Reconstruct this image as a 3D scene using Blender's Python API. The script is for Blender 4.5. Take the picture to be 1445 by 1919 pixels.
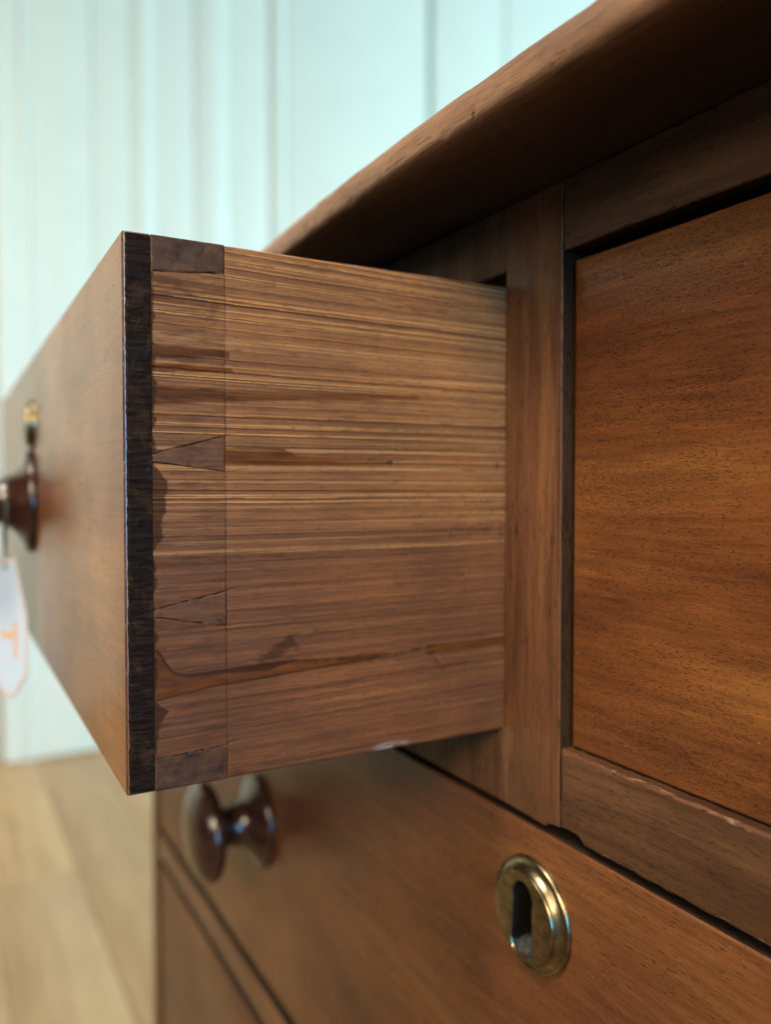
import bpy, bmesh, math
import numpy as np
from mathutils import Vector, Matrix

scene = bpy.context.scene
for o in list(bpy.data.objects):
    bpy.data.objects.remove(o)

# ------------------------------------------------------------------ camera
H = 0.93                                   # height of the lens above the floor
cam_d = bpy.data.cameras.new("camera")
cam = bpy.data.objects.new("camera", cam_d)
scene.collection.objects.link(cam)
YAW, PITCH = math.radians(29.4315), math.radians(1.6869)
fh = Vector((-math.cos(YAW), math.sin(YAW), 0))
fwd = fh * math.cos(PITCH) + Vector((0, 0, -math.sin(PITCH)))
rgt = Vector((math.sin(YAW), math.cos(YAW), 0))
upv = rgt.cross(fwd)
cam.matrix_world = Matrix(((rgt.x, upv.x, -fwd.x, 0), (rgt.y, upv.y, -fwd.y, 0),
                           (rgt.z, upv.z, -fwd.z, H), (0, 0, 0, 1)))
cam_d.sensor_fit = 'HORIZONTAL'
cam_d.sensor_width = 36.0
cam_d.lens = 1511.0 / 1445.0 * 36.0
cam_d.clip_start = 0.01
cam_d.clip_end = 60
cam_d.dof.use_dof = True
cam_d.dof.focus_distance = 0.222
cam_d.dof.aperture_fstop = cam_d.lens / 4.6
scene.camera = cam

# ------------------------------------------------------------------ render / world / light
scene.render.engine = 'CYCLES'
scene.view_settings.view_transform = 'Standard'
scene.view_settings.look = 'None'
scene.view_settings.exposure = 0.0
scene.view_settings.gamma = 1.0
scene.cycles.use_denoising = True
scene.cycles.max_bounces = 8

world = bpy.data.worlds.new("World")
scene.world = world
world.use_nodes = True
bg = world.node_tree.nodes["Background"]
bg.inputs[0].default_value = (0.90, 0.84, 0.74, 1)
bg.inputs[1].default_value = 0.06


def area(name, loc, target, sx, sy, power, col, spread=180):
    d = bpy.data.lights.new(name, 'AREA')
    d.shape = 'RECTANGLE'
    d.size, d.size_y = sx, sy
    d.energy = power
    d.color = col
    d.spread = math.radians(spread)
    o = bpy.data.objects.new(name, d)
    scene.collection.objects.link(o)
    o.location = loc
    v = Vector(target) - Vector(loc)
    o.rotation_euler = v.to_track_quat('-Z', 'Y').to_euler()
    return o


# tall daylight window that washes the panelled wall from the far right
area("window_light_far", (1.2, 4.6, 2.3), (-2.97, 1.4, 1.2), 2.4, 2.0, 350, (0.66, 0.97, 1.0))
# daylight on the near half of that wall
area("window_light_near", (-1.1, -2.6, 2.4), (-2.97, -0.9, 1.5), 1.4, 1.4, 28, (1.0, 0.93, 0.74), 80)
# daylight from the front of the room, on the chest front
area("window_light_front", (0.5, -2.6, 1.75), (-0.3, 0.15, 0.88), 1.3, 0.8, 0.95, (1.0, 0.87, 0.68), 28)
# ceiling lights: over the viewer's shoulder, and above the chest; then an added fill
area("ceiling_light", (1.3, -1.3, 2.15), (-0.22, 0.12, 0.95), 1.0, 1.0, 2.5, (1.0, 0.82, 0.57), 22)
area("ceiling_panel", (-0.7, -0.5, 2.7), (-0.7, -0.1, 0.0), 1.4, 1.2, 6, (1.0, 0.93, 0.80), 120)
area("top_edge_fill", (-0.2, -0.9, 2.6), (-0.25, 0.14, 1.03), 0.5, 0.5, 2.3, (1.0, 0.90, 0.76), 40)  # added lamp without a known source, brightens the tabletop edge
# warm lamp behind the viewer
area("warm_lamp", (2.4, -0.50, 2.30), (-0.3, 0.15, 0.9), 0.45, 0.35, 0.8, (1.0, 0.70, 0.34), 30)
# tall narrow window with blue sky behind the viewer, its upper pane pale
area("window_light_blue", (2.5, -0.45, 1.00), (-0.4, 0.15, 0.85), 0.40, 1.00, 1.45, (0.02, 0.46, 1.0), 30)
area("window_light_pale", (2.5, -0.45, 1.66), (-0.4, 0.15, 0.85), 0.40, 0.30, 0.22, (0.85, 0.94, 1.0), 30)


# ------------------------------------------------------------------ helpers
def link(o):
    scene.collection.objects.link(o)
    return o


def smooth(me, angle=40):
    me.shade_smooth()
    try:
        me.set_sharp_from_angle(angle=math.radians(angle))
    except Exception:
        pass


def obj_from_bm(name, bm, mats, parent=None, smooth_angle=40):
    me = bpy.data.meshes.new(name)
    bm.to_mesh(me)
    bm.free()
    for m in (mats if isinstance(mats, (list, tuple)) else [mats]):
        me.materials.append(m)
    if smooth_angle:
        smooth(me, smooth_angle)
    return place(name, me, parent)


def place(name, me, parent=None):
    o = link(bpy.data.objects.new(name, me))
    if parent is not None:
        o.parent = parent
    return o


def empty(name, loc=(0, 0, 0), rz=0.0, parent=None):
    o = link(bpy.data.objects.new(name, None))
    o.location = loc
    o.rotation_euler = (0, 0, rz)
    o.empty_display_size = 0.05
    if parent is not None:
        o.parent = parent
    return o


def extrude(outline, plane, d0, d1, bevel=0.0006, seg=2, edge_mat=0, bevel_all=False):
    """prism of a 2-D outline: plane 'xz' runs along y, 'yz' along x, 'xy' along z (d0 = the face that is seen)"""
    bm = bmesh.new()

    def p3(a, b, d):
        return {'xz': (a, d, b), 'yz': (d, a, b), 'xy': (a, b, d)}[plane]
    A = [bm.verts.new(p3(a, b, d0)) for a, b in outline]
    B = [bm.verts.new(p3(a, b, d1)) for a, b in outline]
    fA = bm.faces.new(A)
    bm.faces.new(list(reversed(B)))
    n = len(A)
    for i in range(n):
        bm.faces.new((A[i], B[i], B[(i + 1) % n], A[(i + 1) % n]))
    bmesh.ops.recalc_face_normals(bm, faces=bm.faces)
    if bevel > 0:
        ed = [e for e in (bm.edges if bevel_all else fA.edges)]
        bmesh.ops.bevel(bm, geom=ed, offset=bevel, segments=seg, profile=0.5, affect='EDGES',
                        material=edge_mat if edge_mat else -1, clamp_overlap=True)
    return bm


def rect(a0, b0, a1, b1):
    return [(a0, b0), (a1, b0), (a1, b1), (a0, b1)]


def worn(outline, step, amp, seed):
    """the outline cut in short lengths and shaken a little: a hand-worn edge"""
    r = np.random.RandomState(seed)
    out = []
    n = len(outline)
    for i in range(n):
        a, b = np.array(outline[i]), np.array(outline[(i + 1) % n])
        L = np.linalg.norm(b - a)
        k = max(1, int(L / step))
        d = (b - a) / max(L, 1e-9)
        nrm = np.array((d[1], -d[0]))
        for j in range(k):
            p = a + (b - a) * j / k
            if j > 0:
                p = p + nrm * amp * (r.rand() - 0.5) * 2
            out.append(tuple(p))
    return out


def box_bm(x0, y0, z0, x1, y1, z1, bevel=0.0008, seg=2):
    return extrude(rect(x0, z0, x1, z1), 'xz', y0, y1, bevel, seg, bevel_all=True)


def lathe_bm(profile, seg=56):
    """profile of (radius, distance out of the front): axis along -y"""
    bm = bmesh.new()
    rings = []
    for r, h in profile:
        if r < 1e-6:
            rings.append([bm.verts.new((0, -h, 0))])
        else:
            rings.append([bm.verts.new((r * math.cos(2 * math.pi * k / seg), -h, r * math.sin(2 * math.pi * k / seg)))
                          for k in range(seg)])
    for a, b in zip(rings[:-1], rings[1:]):
        for k in range(seg):
            k2 = (k + 1) % seg
            if len(a) == 1:
                bm.faces.new((a[0], b[k], b[k2]))
            elif len(b) == 1:
                bm.faces.new((a[k], a[k2], b[0]))
            else:
                bm.faces.new((a[k], a[k2], b[k2], b[k]))
    bmesh.ops.recalc_face_normals(bm, faces=bm.faces)
    return bm


# value noise for modelling relief
def vnoise(x, y, seed):
    xi, yi = np.floor(x).astype(np.int64), np.floor(y).astype(np.int64)
    xf, yf = x - xi, y - yi
    u, v = xf * xf * (3 - 2 * xf), yf * yf * (3 - 2 * yf)

    def h(a, b):
        n = (a * 374761393 + b * 668265263 + seed * 974711) & 0x7fffffff
        n = ((n ^ (n >> 13)) * 1274126177) & 0x7fffffff
        return ((n ^ (n >> 16)) & 0xffff) / 65535.0
    return (h(xi, yi) * (1 - u) + h(xi + 1, yi) * u) * (1 - v) + (h(xi, yi + 1) * (1 - u) + h(xi + 1, yi + 1) * u) * v


def fbm(x, y, seed, octv=3):
    s, a, t = 0, 1.0, 0
    for k in range(octv):
        s = s + a * vnoise(x * 2 ** k, y * 2 ** k, seed + k)
        t += a
        a *= 0.5
    return s / t


def sstep(e0, e1, x):
    t = np.clip((x - e0) / (e1 - e0), 0, 1)
    return t * t * (3 - 2 * t)


# ------------------------------------------------------------------ materials
class NT:
    def __init__(self, name):
        self.m = bpy.data.materials.new(name)
        self.m.use_nodes = True
        self.t = self.m.node_tree
        self.p = self.t.nodes["Principled BSDF"]
        self.co = self.t.nodes.new('ShaderNodeTexCoord').outputs['Object']

    def n(self, kind, **kw):
        nd = self.t.nodes.new(kind)
        for k, v in kw.items():
            setattr(nd, k, v)
        return nd

    def ln(self, a, b):
        self.t.links.new(a, b)

    def math(self, op, a, b=None, clamp=False):
        nd = self.n('ShaderNodeMath', operation=op, use_clamp=clamp)
        for i, v in enumerate((a, b)):
            if v is None:
                continue
            if isinstance(v, (int, float)):
                nd.inputs[i].default_value = v
            else:
                self.ln(v, nd.inputs[i])
        return nd.outputs[0]

    def scale(self, vec, s, off=(0, 0, 0)):
        nd = self.n('ShaderNodeVectorMath', operation='MULTIPLY_ADD')
        self.ln(vec, nd.inputs[0])
        nd.inputs[1].default_value = s
        nd.inputs[2].default_value = off
        return nd.outputs[0]

    def noise(self, vec, detail=2.0, rough=0.5, dist=0.0):
        nd = self.n('ShaderNodeTexNoise')
        self.ln(vec, nd.inputs['Vector'])
        nd.inputs['Scale'].default_value = 1.0
        nd.inputs['Detail'].default_value = detail
        nd.inputs['Roughness'].default_value = rough
        nd.inputs['Distortion'].default_value = dist
        return nd.outputs['Fac']

    def ramp(self, fac, stops):
        nd = self.n('ShaderNodeValToRGB')
        while len(nd.color_ramp.elements) < len(stops):
            nd.color_ramp.elements.new(0.5)
        for e, (p, c) in zip(nd.color_ramp.elements, stops):
            e.position = p
            e.color = (c[0], c[1], c[2], 1) if not isinstance(c, (int, float)) else (c, c, c, 1)
        self.ln(fac, nd.inputs[0])
        return nd.outputs[0]

    def mix(self, fac, a, b, blend='MIX'):
        nd = self.n('ShaderNodeMix', data_type='RGBA', blend_type=blend)
        for sock, v in ((nd.inputs[0], fac), (nd.inputs[6], a), (nd.inputs[7], b)):
            if isinstance(v, (int, float)):
                sock.default_value = v if sock.type == 'VALUE' else (v, v, v, 1)
            elif isinstance(v, tuple):
                sock.default_value = (v[0], v[1], v[2], 1)
            else:
                self.ln(v, sock)
        return nd.outputs[2]

    def maprange(self, v, a, b, c, d):
        nd = self.n('ShaderNodeMapRange')
        self.ln(v, nd.inputs[0])
        for i, k in enumerate((a, b, c, d)):
            nd.inputs[i + 1].default_value = k
        return nd.outputs[0]

    def bump(self, h, strength, dist, normal=None):
        nd = self.n('ShaderNodeBump')
        nd.inputs['Strength'].default_value = strength
        nd.inputs['Distance'].default_value = dist
        self.ln(h, nd.inputs['Height'])
        if normal is not None:
            self.ln(normal, nd.inputs['Normal'])
        return nd.outputs[0]

    def attr(self, name):
        return self.n('ShaderNodeAttribute', attribute_name=name).outputs['Fac']

    def sep(self, vec):
        nd = self.n('ShaderNodeSeparateXYZ')
        self.ln(vec, nd.inputs[0])
        return nd.outputs

    def done(self, color, rough, normal=None, spec=0.5, coat=0.0, coat_rough=0.1, metal=0.0):
        for sock, v in ((self.p.inputs['Base Color'], color), (self.p.inputs['Roughness'], rough), (self.p.inputs['Metallic'], metal)):
            if isinstance(v, tuple):
                sock.default_value = (v[0], v[1], v[2], 1)
            elif isinstance(v, (int, float)):
                sock.default_value = v
            else:
                self.ln(v, sock)
        self.p.inputs['Specular IOR Level'].default_value = spec
        self.p.inputs['Coat Weight'].default_value = coat
        self.p.inputs['Coat Roughness'].default_value = coat_rough
        if normal is not None:
            self.ln(normal, self.p.inputs['Normal'])
        return self.m


def ax(axis, along, across):
    return tuple(along if c == axis else across for c in 'xyz')


def wood(name, cols, axis='x', seed=0.0, fig=(5, 34), streak=(22, 420), pore=(260, 1500), pore_th=0.60, pore_dark=0.30,
         rough=0.36, spec=0.4, bump=0.25, blotch=0.75, wear=0.0, wear_col=(0.42, 0.28, 0.18), scratch=None, coat=0.0, under_shade=False):
    k = NT(name)
    off = (seed * 3.1, seed * 1.7, seed * 2.3)
    # slow waviness of the grain
    warp = k.n('ShaderNodeTexNoise')
    k.ln(k.scale(k.co, ax(axis, 6, 14), off), warp.inputs['Vector'])
    warp.inputs['Scale'].default_value = 1.0
    wv = k.n('ShaderNodeVectorMath', operation='MULTIPLY_ADD')
    k.ln(warp.outputs['Color'], wv.inputs[0])
    wv.inputs[1].default_value = (0.010, 0.010, 0.010)
    k.ln(k.co, wv.inputs[2])
    co = wv.outputs[0]
    f = k.noise(k.scale(co, ax(axis, *fig), off), 4, 0.55, 0.4)
    col = k.ramp(f, [(0.28, cols[0]), (0.5, cols[1]), (0.72, cols[2])])
    s = k.noise(k.scale(co, ax(axis, *streak), off), 3, 0.6)
    col = k.mix(1.0, col, k.ramp(s, [(0.25, 0.62), (0.55, 1.0), (0.8, 1.22)]), 'MULTIPLY')
    fine = k.noise(k.scale(co, ax(axis, 120, 3200), off), 2, 0.6)
    col = k.mix(1.0, col, k.ramp(fine, [(0.3, 0.78), (0.7, 1.14)]), 'MULTIPLY')
    # open pores, crowded in some bands and sparse in others
    pn = k.noise(k.scale(co, ax(axis, *pore), off), 1.5, 0.5)
    crowd = k.noise(k.scale(co, ax(axis, 14, 70), (off[1], off[2], off[0])), 2, 0.5)
    th = k.maprange(crowd, 0.3, 0.7, pore_th + 0.035, pore_th - 0.035)
    pm = k.maprange(k.math('SUBTRACT', pn, th), 0.0, 0.06, 0.0, 1.0)
    col = k.mix(pm, col, k.mix(1.0, col, pore_dark, 'MULTIPLY'))
    b = k.noise(k.scale(k.co, (11, 11, 11), off), 5, 0.6)
    col = k.mix(1.0, col, k.ramp(b, [(0.32, blotch), (0.62, 1.05)]), 'MULTIPLY')
    if wear:
        w = k.noise(k.scale(k.co, ax(axis, 120, 420), off), 4, 0.65)
        col = k.mix(k.maprange(w, 0.60 - wear, 0.72 - wear, 0, 0.85), col, wear_col)
    dn = k.noise(k.scale(k.co, (620, 620, 620), off), 1, 0.5)
    col = k.mix(k.maprange(dn, 0.775, 0.81, 0, 0.18), col, (0.40, 0.36, 0.31))
    if scratch:
        xx, yy, zz = k.sep(k.co)
        for x0, z0, z1, wd in scratch:
            d = k.math('ABSOLUTE', k.math('SUBTRACT', xx, x0))
            mk = k.maprange(d, wd * 0.4, wd, 1, 0)
            up = k.math('MULTIPLY', k.maprange(zz, z0, z0 + 0.006, 0, 1), k.maprange(zz, z1 - 0.006, z1, 1, 0))
            col = k.mix(k.math('MULTIPLY', mk, up), col, (0.010, 0.006, 0.004))
    if under_shade:  # shade below the overhang, put into the wood colour
        col = k.mix(k.math('MULTIPLY', k.attr('under_shade'), 0.9), col, (0.010, 0.006, 0.004))
    h = k.math('SUBTRACT', k.math('MULTIPLY', fine, 0.5), pm)
    nrm = k.bump(h, bump, 0.00012)
    micro = k.noise(k.scale(k.co, (900, 900, 900), off), 2, 0.5)
    nrm = k.bump(micro, 0.10, 0.00015, nrm)
    rr = k.maprange(b, 0.3, 0.7, rough + 0.07, rough - 0.05)
    rr = k.math('ADD', rr, k.math('MULTIPLY', pm, 0.2))
    return k.done(col, rr, nrm, spec=spec, coat=coat, coat_rough=0.22)


LOW = ((0.076, 0.026, 0.011), (0.132, 0.046, 0.016), (0.190, 0.073, 0.023))
RED = ((0.100, 0.031, 0.011), (0.172, 0.057, 0.016), (0.262, 0.103, 0.026))
BRN = ((0.070, 0.027, 0.013), (0.118, 0.048, 0.020), (0.175, 0.078, 0.032))
TOPC = ((0.125, 0.057, 0.028), (0.250, 0.128, 0.066), (0.380, 0.220, 0.122))
GRY = ((0.058, 0.025, 0.012), (0.102, 0.045, 0.020), (0.152, 0.072, 0.032))
m_right_front = wood("mahogany_drawer_right", RED, 'x', 1.0, fig=(9, 30), blotch=0.85, pore=(620, 3700), pore_th=0.57, pore_dark=0.46, rough=0.40, spec=0.30)
m_low_front = wood("mahogany_drawer_low", LOW, 'x', 4.3, fig=(5, 22), pore=(300, 2300), pore_th=0.62, pore_dark=0.45, rough=0.32, spec=0.36)
m_open_front = wood("mahogany_drawer_open", RED, 'x', 7.7, fig=(4, 18), pore=(300, 2300), pore_th=0.66, pore_dark=0.6, rough=0.34, spec=0.6, coat=0.3,
                    scratch=[(-0.0352, -0.075, -0.0545, 0.0006)])
m_stile = wood("mahogany_stile", BRN, 'z', 2.2, fig=(6, 120), streak=(30, 700), pore=(200, 1800), pore_th=0.64, rough=0.42, spec=0.35)
m_rail_low = wood("mahogany_rail_low", LOW, 'x', 5.2, fig=(8, 45), pore=(300, 2300), pore_th=0.63, pore_dark=0.45, rough=0.32, spec=0.45)
m_rail = wood("mahogany_rail", GRY, 'x', 5.9, fig=(8, 45), pore=(300, 2500), pore_th=0.61, pore_dark=0.5, rough=0.46, spec=0.25, blotch=0.6)
m_rail_cross = wood("mahogany_rail_cross", GRY, 'z', 9.1, fig=(9, 90), streak=(30, 500), pore=(240, 1500), pore_th=0.64, rough=0.46, spec=0.25)
m_top = wood("mahogany_top", TOPC, 'x', 3.4, fig=(5, 60), streak=(16, 380), pore=(55, 2300), pore_th=0.60, pore_dark=0.35, rough=0.42, spec=0.4, bump=0.5, under_shade=True)
m_side = wood("mahogany_side", RED, 'z', 6.0, fig=(4, 20))
m_edge = wood("worn_arris", BRN, 'x', 8.0, wear=0.02, wear_col=(0.2, 0.13, 0.08), rough=0.55, spec=0.2)
m_edge_pale = wood("pale_worn_arris", BRN, 'x', 8.6, wear=0.05, wear_col=(0.26, 0.17, 0.11), rough=0.45, spec=0.4)
m_edge_stile = wood("polished_arris", BRN, 'z', 8.4, rough=0.38, spec=0.45)
m_recess = wood("dark_stile_side", ((0.020, 0.010, 0.005), (0.042, 0.021, 0.010), (0.070, 0.037, 0.018)), 'z', 3.0, streak=(120, 500), rough=0.7, spec=0.06)  # darker, duller wood on the side faces of the stiles
m_pine_back = wood("pine_carcass", ((0.16, 0.085, 0.04), (0.24, 0.13, 0.06), (0.30, 0.17, 0.08)), 'x', 2.0, pore_th=0.75)


m_gap_shade = wood("gap_shade_wood", ((0.010, 0.006, 0.004), (0.016, 0.010, 0.006), (0.028, 0.016, 0.010)), 'x', 6.6, rough=0.6, spec=0.2)  # near black: shade of the gaps put into the edge colour


def endgrain(name, cols, seed, rough=0.55, bump=0.45, sc=(300, 300, 300)):
    k = NT(name)
    off = (seed, seed * 2, seed * 3)
    a = k.noise(k.scale(k.co, sc, off), 5, 0.65)
    b = k.noise(k.scale(k.co, (90, 90, 260), off), 4, 0.6)
    sp = k.noise(k.scale(k.co, (1500, 1500, 1500), off), 2, 0.6)
    col = k.ramp(b, [(0.3, cols[0]), (0.52, cols[1]), (0.75, cols[2])])
    col = k.mix(1.0, col, k.ramp(a, [(0.3, 0.5), (0.65, 1.15)]), 'MULTIPLY')
    col = k.mix(k.maprange(sp, 0.62, 0.72, 0, 0.6), col, (0.010, 0.007, 0.006))
    h = k.math('ADD', k.math('MULTIPLY', a, 0.7), k.math('MULTIPLY', sp, 0.5))
    return k.done(col, k.maprange(a, 0.3, 0.7, rough - 0.15, rough + 0.15), k.bump(h, bump, 0.0003), spec=0.3)


m_pin = endgrain("dovetail_end_grain", ((0.038, 0.017, 0.009), (0.076, 0.034, 0.017), (0.125, 0.060, 0.029)), 1.0)
m_pin_mid = endgrain("dovetail_end_grain_light", ((0.075, 0.032, 0.015), (0.130, 0.056, 0.025), (0.185, 0.085, 0.037)), 2.0, bump=0.3, sc=(300, 90, 1100))


def crust():
    k = NT("dark_varnish_crust")
    a = k.noise(k.scale(k.co, (160, 160, 1100)), 5, 0.65, 0.5)
    b = k.noise(k.scale(k.co, (110, 110, 95)), 5, 0.65)
    sp = k.noise(k.scale(k.co, (1300, 1300, 1300)), 2, 0.6)
    col = k.ramp(a, [(0.30, (0.004, 0.0025, 0.002)), (0.54, (0.012, 0.0065, 0.004)), (0.76, (0.048, 0.024, 0.013))])
    col = k.mix(k.maprange(b, 0.50, 0.60, 0, 0.8), col, (0.010, 0.006, 0.004))
    col = k.mix(k.maprange(b, 0.46, 0.36, 0, 0.55), col, (0.048, 0.026, 0.015))
    col = k.mix(k.maprange(sp, 0.68, 0.76, 0, 0.7), col, (0.09, 0.062, 0.042))
    h = k.math('ADD', a, k.math('MULTIPLY', sp, 0.25))
    return k.done(col, k.maprange(b, 0.45, 0.6, 0.65, 0.38), k.bump(h, 0.7, 0.0005), spec=0.10)


m_crust = crust()


def pine_side():
    """drawer side: the numbers per vertex say where the wood itself is early or late wood, glued, stained; pale paints light on the ridge crests"""
    k = NT("pine_drawer_side")
    late, glue, stain, tint, rub = (k.attr(a) for a in ("late", "glue", "stain", "tint", "rub"))
    pale = k.attr("pale")  # lit top edges of the raised grain, painted in
    fine = k.noise(k.scale(k.co, (1, 70, 2600)), 3, 0.6)
    mid = k.noise(k.scale(k.co, (1, 7, 800), (0, 3, 5)), 3, 0.6)
    blotch = k.noise(k.scale(k.co, (30, 22, 34), (7, 1, 2)), 5, 0.6)
    base = k.mix(tint, (0.300, 0.130, 0.046), (0.170, 0.064, 0.022))
    lw = k.mix(tint, (0.085, 0.031, 0.012), (0.060, 0.024, 0.011))
    col = k.mix(k.math('MULTIPLY', late, 1.0), base, lw)
    col = k.mix(1.0, col, k.ramp(fine, [(0.28, 0.70), (0.55, 1.0), (0.78, 1.24)]), 'MULTIPLY')
    col = k.mix(1.0, col, k.ramp(mid, [(0.3, 0.72), (0.5, 1.0), (0.7, 1.25)]), 'MULTIPLY')
    col = k.mix(1.0, col, k.ramp(blotch, [(0.3, 0.68), (0.65, 1.08)]), 'MULTIPLY')
    col = k.mix(k.math('MULTIPLY', pale, 0.8), col, (0.56, 0.300, 0.115))
    pn = k.noise(k.scale(k.co, (1, 110, 2300), (4, 4, 4)), 1.5, 0.5)
    col = k.mix(k.maprange(pn, 0.60, 0.68, 0, 0.55), col, (0.040, 0.018, 0.010))
    p2 = k.noise(k.scale(k.co, (1, 330, 2500), (9, 4, 1)), 1.5, 0.5)
    col = k.mix(k.maprange(p2, 0.62, 0.68, 0, 0.5), col, (0.045, 0.020, 0.010))
    sc = k.noise(k.scale(k.co, (1, 1100, 160), (3, 8, 2)), 1.0, 0.5)
    col = k.mix(k.maprange(sc, 0.755, 0.79, 0, 0.22), col, (0.42, 0.30, 0.20))
    gl = k.mix(k.ramp(k.noise(k.scale(k.co, (1, 60, 300), (2, 2, 2)), 3, 0.6), [(0.3, 0), (0.7, 1)]), (0.050, 0.014, 0.004), (0.145, 0.047, 0.008))
    col = k.mix(k.math('MULTIPLY', glue, 0.95), col, gl)
    col = k.mix(k.math('MULTIPLY', stain, 0.88), col, (0.024, 0.012, 0.008))
    col = k.mix(rub, col, (0.42, 0.42, 0.42))
    rr = k.math('SUBTRACT', k.maprange(blotch, 0.3, 0.7, 0.56, 0.44), k.math('MULTIPLY', glue, 0.20))
    h = k.math('ADD', k.math('MULTIPLY', fine, k.math('SUBTRACT', 1.0, glue)), k.math('MULTIPLY', mid, 0.4))
    rr = k.math('ADD', rr, k.math('MULTIPLY', stain, 0.15), clamp=True)
    k.ln(k.math('SUBTRACT', 0.32, k.math('MULTIPLY', stain, 0.24)), k.p.inputs['Specular IOR Level'])
    return k.done(col, rr, k.bump(h, 0.35, 0.00016), spec=0.45)


m_pine = pine_side()


def knob_mat():
    k = NT("dark_polished_knob")
    a = k.noise(k.scale(k.co, (60, 160, 160)), 4, 0.6)
    col = k.ramp(a, [(0.3, (0.018, 0.007, 0.005)), (0.7, (0.050, 0.019, 0.011))])
    return k.done(col, k.maprange(a, 0.3, 0.7, 0.15, 0.22), spec=0.7)


m_knob = knob_mat()


def brass_mat():
    k = NT("tarnished_brass")
    a = k.noise(k.scale(k.co, (260, 260, 260)), 5, 0.65)
    b = k.noise(k.scale(k.co, (900, 900, 900)), 3, 0.6)
    col = k.ramp(a, [(0.28, (0.14, 0.108, 0.062)), (0.50, (0.25, 0.20, 0.115)), (0.74, (0.40, 0.33, 0.20))])
    col = k.mix(k.maprange(b, 0.66, 0.74, 0, 0.7), col, (0.05, 0.03, 0.015))
    return k.done(col, k.maprange(a, 0.3, 0.7, 0.36, 0.23), k.bump(b, 0.12, 0.0002), metal=1.0)


def grime_mat():
    k = NT("dusty_lock_hole")
    a = k.noise(k.scale(k.co, (600, 600, 600)), 5, 0.7)
    col = k.ramp(a, [(0.38, (0.012, 0.011, 0.010)), (0.58, (0.05, 0.05, 0.048)), (0.74, (0.26, 0.27, 0.27))])
    return k.done(col, 0.45, k.bump(a, 0.8, 0.0006), spec=0.6)


m_brass, m_grime = brass_mat(), grime_mat()


def plain(name, col, rough=0.5, var=0.06, sc=6.0):
    k = NT(name)
    a = k.noise(k.scale(k.co, (sc, sc, sc)), 4, 0.6)
    lo, hi = tuple(c * (1 - var) for c in col), tuple(min(1, c * (1 + var)) for c in col)
    return k.done(k.ramp(a, [(0.3, lo), (0.7, hi)]), rough)


m_wall = plain("painted_panelling", (0.74, 0.78, 0.76), 0.45, 0.02)
m_cream = plain("cream_paint", (0.74, 0.72, 0.62), 0.5, 0.02)
m_groove = plain("groove_paint", (0.60, 0.65, 0.66), 0.6, 0.03)
m_paper = plain("blue_lit_card", (0.50, 0.60, 0.72), 0.6, 0.02, 80)  # white card with the blue window light put into its colour
m_print = plain("orange_print", (0.66, 0.42, 0.27), 0.6, 0.04, 80)
m_string = plain("dark_string", (0.12, 0.10, 0.08), 0.8, 0.2, 900)
m_under = plain("sub_floor", (0.20, 0.14, 0.09), 0.8)


def oak_floor():
    k = NT("pale_oak_floor")
    info = k.n('ShaderNodeObjectInfo').outputs['Random']
    shift = k.n('ShaderNodeVectorMath', operation='ADD')
    k.ln(k.co, shift.inputs[0])
    cmb = k.n('ShaderNodeCombineXYZ')
    k.ln(k.math('MULTIPLY', info, 37.0), cmb.inputs[2])
    k.ln(cmb.outputs[0], shift.inputs[1])
    co = shift.outputs[0]
    a = k.noise(k.scale(co, (2.2, 22, 1)), 5, 0.6, 0.8)
    b = k.noise(k.scale(co, (8, 160, 1)), 4, 0.6)
    col = k.ramp(a, [(0.28, (0.50, 0.29, 0.14)), (0.5, (0.62, 0.37, 0.19)), (0.72, (0.72, 0.46, 0.25))])
    col = k.mix(1.0, col, k.ramp(b, [(0.3, 0.86), (0.7, 1.08)]), 'MULTIPLY')
    col = k.mix(1.0, col, k.ramp(info, [(0.0, 0.86), (1.0, 1.06)]), 'MULTIPLY')
    return k.done(col, 0.42, k.bump(b, 0.1, 0.0005), spec=0.4)


m_floor = oak_floor()

# ------------------------------------------------------------------ floor
floor = place("floor", bpy.data.meshes.new("floor"))
bm = box_bm(-3.3, -3.2, -0.06, 2.2, 4.2, -0.012, 0)
bm.to_mesh(floor.data)
bm.free()
floor.data.materials.append(m_under)
floor["kind"] = "structure"
PW, PL = 0.19, 1.9
bm = box_bm(-PL / 2 + 0.0008, -PW / 2 + 0.0008, -0.011, PL / 2 - 0.0008, PW / 2 - 0.0008, 0.0, 0.0025, 2)
me_plank = bpy.data.meshes.new("floor_board")
bm.to_mesh(me_plank)
bm.free()
me_plank.materials.append(m_floor)
smooth(me_plank)
rs = np.random.RandomState(4)
row = 0
y = 0.300 - PW * 18 + PW / 2
while y < 4.1:
    x = -3.2 + (PL / 2) - rs.rand() * PL
    if abs(y - (0.300 - PW / 2)) < 0.01:
        x = -2.06 - PL / 2
    while x - PL / 2 < 2.1:
        b = place("floor_board", me_plank, floor)
        b.location = (x, y, 0)
        x += PL
    y += PW

# ------------------------------------------------------------------ wall
XW = -2.97
wall = place("wall", bpy.data.meshes.new("wall"))
bm = box_bm(XW - 0.20, -3.2, -0.02, XW - 0.075, 4.2, 3.8, 0)
bm.to_mesh(wall.data)
bm.free()
wall.data.materials.append(m_groove)
wall["kind"] = "structure"


def wall_board(name, y0, y1, d0, d1, mat, bev=0.003):
    bm = extrude(rect(y0, 0.004, y1, 3.8), 'yz', XW + d1, XW + d0, bev, 3)
    obj_from_bm(name, bm, mat, wall)


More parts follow.
